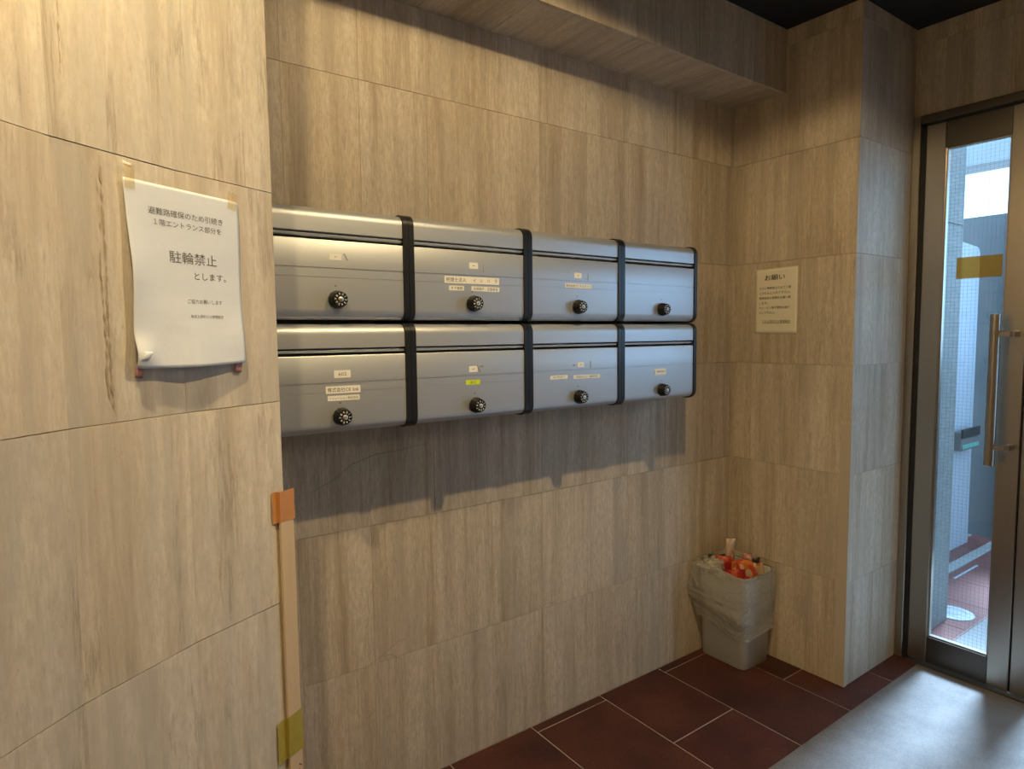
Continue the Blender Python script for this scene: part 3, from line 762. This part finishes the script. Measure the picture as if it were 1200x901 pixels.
bm = ring_mesh([(rrect(.085, .104, .030), .0), (rrect(.088, .107, .032), .004), (rrect(.104, .113, .036), BH-.006), (rrect(.106, .115, .036), BH), (rrect(.103, .112, .034), BH), (rrect(.101, .110, .034), BH-.01), (rrect(.082, .100, .028), .006)])
bm.faces.new([v for v in bm.verts][-28:])
me = bm_mesh(bm, 'bin', 40); new_obj('bucket', me, M['bin'], wb_)
NB = 120
def bag_mesh():
    outl = rrect(.106, .115, .036, 29)
    def f(u, v):
        i = int(round(u*NB)) % NB
        x, y_ = outl[i]; d_ = Vector((x, y_, 0)).normalized()
        th = math.atan2(y_, x)
        left = max(0, math.cos(th-R(150)))            # bag billows out towards the mailboxes' side
        frontface = max(0, math.cos(th+R(62)))
        # v: 0 inside rim, .12 over rim, 1 = hem
        if v < .12:
            k = v/.12; z = BH-.03+.036*k; o_ = -.006+.010*k
        else:
            k = (v-.12)/.88
            hem = BH-(.250-.030*left+.014*math.sin(2*th+.6))
            z = BH+.006+(hem-BH-.006)*k
            taper = -.016*k*(1-.3*left)
            bul = math.sin(math.pi*min(1, k*1.05))**.8
            o_ = .004+taper+bul*(.010+.052*left**1.2)+.006+.014*max(0, k-.75)*4*frontface
        cr = mnoise.noise(Vector((x*28, y_*28, z*24)))*.011+(abs(mnoise.noise(Vector((x*55+5, y_*55, z*45))))-.2)*.012
        amp = (.20+1.0*left)*(1 if v > .1 else .3)
        zz = z+mnoise.noise(Vector((th*2.2, v*5, 3)))*.016*(1 if v > .6 else .4)+ (.030*left**2*math.sin(math.pi*min(1, v*2.2)) if v < .45 else 0)
        p_ = Vector((x, y_, 0))+d_*(o_+cr*amp*1.3); p_.z = zz
        wx, wy = BX+p_.x, BY+p_.y
        if wy > -.006: p_.y = -.006-BY
        if wx > X1-.005: p_.x = X1-.005-BX
        return p_
    return grid_mesh(f, NB, 48, 'bag')
bo = new_obj('bin_bag', bag_mesh(), M['bag'], wb_); bo['label'] = 'clear crumpled plastic liner folded over the rim'
# crumpled lump of liner on the rim
def lump(u, v):
    th = 2*math.pi*u; ph = math.pi*v
    d_ = Vector((math.sin(ph)*math.cos(th), math.sin(ph)*math.sin(th), math.cos(ph)))
    r = .040*(1+.55*mnoise.noise(d_*2.2+Vector((3, 1, 7)))+.30*mnoise.noise(d_*6))
    return Vector((-.092, .045, BH+.012))+Vector((d_.x*r*.8, d_.y*r*1.25, d_.z*r*.75))
new_obj('liner_gather', grid_mesh(lump, 40, 24, 'gather'), M['bag'], bo)
FM = {'red': flyer_mat('red_print', (.42, .035, .02), (.52, .10, .05), (.30, .02, .02)), 'orange': flyer_mat('orange_print', (.55, .16, .03), (.50, .06, .03), (.62, .42, .28)),
      'pale': flyer_mat('pale_print', (.58, .42, .30), (.46, .20, .12), (.55, .48, .40)), 'dark': flyer_mat('dark_print', (.03, .03, .035), (.10, .05, .03), (.02, .02, .02)), 'pink': flyer_mat('pink_print', (.55, .24, .20), (.45, .12, .10), (.60, .45, .40)),
      'white': flyer_mat('white_print', (.66, .62, .55), (.62, .58, .50), (.58, .44, .34))}
def flyer(nm, lab, x, y, w, h, az, tilt, curl, mat, z0, seed):
    def f(u, v):
        c = curl*(u-.5); p_ = Vector((w*(u-.5), curl*w*((u-.5)**2)*2.0+.012*mnoise.noise(Vector((u*3+seed, v*3, seed))), h*v))
        p_.y += tilt*h*v*v; p_.x += .010*mnoise.noise(Vector((seed, v*4, u*2))); return p_
    o = new_obj(nm, grid_mesh(f, 10, 14, 'flyer'), FM[mat]); o.location = (x, y, z0); o.rotation_euler.z = R(az)
    o.modifiers.new('thickness', 'SOLIDIFY').thickness = .0004
    tag(o, lab, 'flyer', 'discarded flyers in the bin')
flyer('flyer', 'tall narrow pale orange flyer sticking highest out of the bin', 2.190, -.085, .035, .335, -30, -.06, .4, 'pale', .155, 1.3)
flyer('flyer', 'red folded flyer beside the bag gather in the bin', 2.160, -.120, .085, .238, -25, .10, .8, 'red', .180, 2.7)
flyer('flyer', 'red and orange crumpled flyer in the middle of the bin', 2.195, -.150, .090, .228, -50, .06, -.8, 'orange', .180, 4.1)
flyer('flyer', 'pink flyer curled upright near the right wall in the bin', 2.228, -.172, .040, .262, -20, .04, 1.6, 'pink', .168, 5.9)
flyer('flyer', 'black flyer corner at the back right of the bin', 2.250, -.160, .070, .250, -30, .02, .3, 'dark', .160, 7.7)
flyer('flyer', 'orange brown flyer leaning on the right rim of the bin', 2.245, -.190, .070, .215, -25, .05, .5, 'orange', .178, 9.2)
flyer('flyer', 'dark flyer behind the red ones in the bin', 2.160, -.075, .090, .225, -35, -.02, .3, 'dark', .170, 11.4)
flyer('flyer', 'white crumpled flyer tucked under the bag gather', 2.142, -.090, .070, .235, 20, .10, .9, 'white', .165, 13.1)
flyer('flyer', 'second dark flyer edge between the tall pale flyer and the wall', 2.205, -.055, .110, .255, -20, .02, .4, 'dark', .150, 17.2)
flyer('flyer', 'deep red flyer lying low at the front of the bin', 2.185, -.178, .110, .195, -10, .12, .5, 'red', .180, 15.6)

# ------------------------------------------------------------------ outside the door
bm = bmesh.new(); add_box(bm, X2+.02, 12, -6, 4, -.10, -.0015); out_floor = struct(new_obj('floor_outside', bm_mesh(bm), plain('outdoor_joint', (.23, .21, .20), .8)), 'red tiled porch floor outside')
FT.clear(); _keep = M['ftile']
M['ftile'] = plain('red_porch_tile', (.17, .062, .052), .45, var=.25, vscale=14)
for i in range(6):
    for j in range(8):
        ftile(out_floor, 2.875+i*.318, 2.875+(i+1)*.318, -.285-(j+1)*.32, -.285-j*.32)
for i in range(6):
    ftile(out_floor, 2.875+i*.318, 2.875+(i+1)*.318, -.225, -.10)
M['ftile'] = _keep
o = new_obj('porch_channel', box_mesh(3.25, 4.78, -.283, -.228, -.02, .006, .002), M['cream']); tag(o, 'pale straight channel cover across the porch tiles', 'drain cover')
o = new_obj('white_strip', box_mesh(3.83, 4.15, -.338, -.328, -.001, .003), M['white_wall']); tag(o, 'thin white strip lying on the porch tiles', 'strip')
bm = bmesh.new(); add_lathe(bm, [(.085, -.004), (.085, .004), (.080, .006), (.055, .006), (.053, .004), (.030, .004), (.029, .006), (.004, .006)], 40, 'z')
o = new_obj('drain_lid', bm_mesh(bm, 'lid', 30), M['white_wall']); o.location = (3.345, -.500, 0); tag(o, 'round white drain lid on the porch floor', 'drain cover')
o = new_obj('porch_mat', box_mesh(2.80, 4.2, -2.2, -.617, 0, .005, .001), plain('pale_porch_mat', (.18, .182, .182), .7, bump=.6, bscale=150)); tag(o, 'pale grey mat on the porch outside the door', 'mat')
# outer return wall in grey mosaic
bm = bmesh.new(); add_box(bm, X2+.062, 3.245, Y1+.002, -.13, 0, 1.778); add_box(bm, X2+.062, 3.243, Y1+.006, -.13, 1.778, 1.790); add_box(bm, X2+.062, 3.245, Y1+.002, -.13, 1.790, 3.4)
struct(new_obj('wall_outside_left', bm_mesh(bm), M['mosaic']), 'grey mosaic return wall outside')
# white wall with a rounded shoulder
pts = [(3.25, 0), (4.575, 0)] + [(4.575-.05+.05*math.cos(R(t)), 1.83-.05+.05*math.sin(R(t))) for t in range(0, 91, 15)] + [(3.25, 1.90)]
bm = bmesh.new(); A = [bm.verts.new((x, -.140, z)) for x, z in pts]; B = [bm.verts.new((x, .02, z)) for x, z in pts]
bm.faces.new(A); bm.faces.new(B[::-1])
for i in range(len(pts)): bm.faces.new((A[i], B[i], B[(i+1) % len(pts)], A[(i+1) % len(pts)]))
struct(new_obj('wall_outside_white', bm_mesh(bm), M['white_wall']), 'white rendered wall along the porch')
# meter niche on the white wall
mb = empty('meter_box', (4.36, -.141, .62)); tag(mb, 'small dark opened meter box on the white porch wall', 'meter box')
new_obj('case', box_mesh(-.10, .16, -.05, 0, 0, .11, .004), M['concrete'], mb); new_obj('lid', box_mesh(-.10, .16, -.06, -.048, .075, .13, .003), M['dark'], mb); new_obj('tray', box_mesh(-.09, .15, -.058, -.050, .01, .035, .002), plain('green_tray', (.10, .30, .25), .5), mb)
# far concrete wall, pale post, gate beam
bm = bmesh.new(); add_box(bm, 4.78, 4.95, -.215, 1.5, 0, 2.045); 
far = struct(new_obj('wall_outside_far', bm_mesh(bm), M['concrete']), 'stained concrete wall at the end of the porch')
struct(new_obj('trim_2', box_mesh(4.74, 4.95, -.34, -.216, 0, 2.045, .004), M['cream']), 'pale post at the end of the porch')
struct(new_obj('wall_outside_right', box_mesh(4.78, 4.95, -4.5, -.341, 0, 1.2), M['concrete']), 'low concrete wall beyond the porch')
struct(new_obj('ceiling_outside_beam', box_mesh(4.72, 4.98, -4.5, 1.5, 2.36, 2.62), M['cream']), 'pale beam spanning the porch entrance')
# neighbouring building with ribbed siding
nb = empty('building', (13, 4, 0)); tag(nb, 'bright white building with vertical ribs beyond the porch wall', 'building')
new_obj('facade', box_mesh(.02, 4, -10, 9, 0, 6.0), M['siding'], nb)
rib = box_mesh(0, .06, -.05, .05, 0, 6.0); rib.materials.append(M['siding'])
for k in range(40):
    o = new_obj('rib', rib, None, nb); o.location = (-.02, -9.5+k*.45, 0)

# ------------------------------------------------------------------ ceiling downlights
def downlight(x, y, lab, power=LAMP_W):
    t = empty('downlight', (x, y, CEIL)); tag(t, lab, 'ceiling lamp', 'ceiling downlights')
    bm_ = bmesh.new(); add_lathe(bm_, [(.062, -.0005), (.062, -.004), (.052, -.006), (.050, -.001)], 32, 'z', closed=False); new_obj('trim_ring', bm_mesh(bm_, 'ring', 40), M['cream'], t)
    m_, nt_, b_ = mat_new('lamp_lens'); b_.inputs['Emission Color'].default_value = (*LAMP_COL, 1); b_.inputs['Emission Strength'].default_value = 4; b_.inputs['Base Color'].default_value = (.8, .8, .8, 1)
    bm_ = bmesh.new(); add_lathe(bm_, [(.050, -.001), (.040, -.0025)], 32, 'z'); new_obj('lens', bm_mesh(bm_), m_, t)
    l = bpy.data.lights.new('downlight_bulb', 'SPOT'); l.energy = power; l.color = LAMP_COL; l.spot_size = R(161); l.spot_blend = .12; l.shadow_soft_size = .022
    lo = bpy.data.objects.new('downlight_bulb', l); col.objects.link(lo); lo.parent = t; lo.location = (0, 0, -.030)
    l2 = bpy.data.lights.new('downlight_reflector', 'SPOT'); l2.energy = power*1.75; l2.color = LAMP_COL; l2.spot_size = R(112); l2.spot_blend = .9; l2.shadow_soft_size = .022
    lo2 = bpy.data.objects.new('downlight_reflector', l2); col.objects.link(lo2); lo2.parent = t; lo2.location = (0, 0, -.030)
downlight(.010, -.93, 'ceiling downlight nearest the curved wall', LAMP_W*.78)
downlight(1.00, -1.09, 'ceiling downlight before the middle of the mailboxes')
downlight(.85, -3.40, 'ceiling downlight at the back of the lobby', LAMP_W*.6)
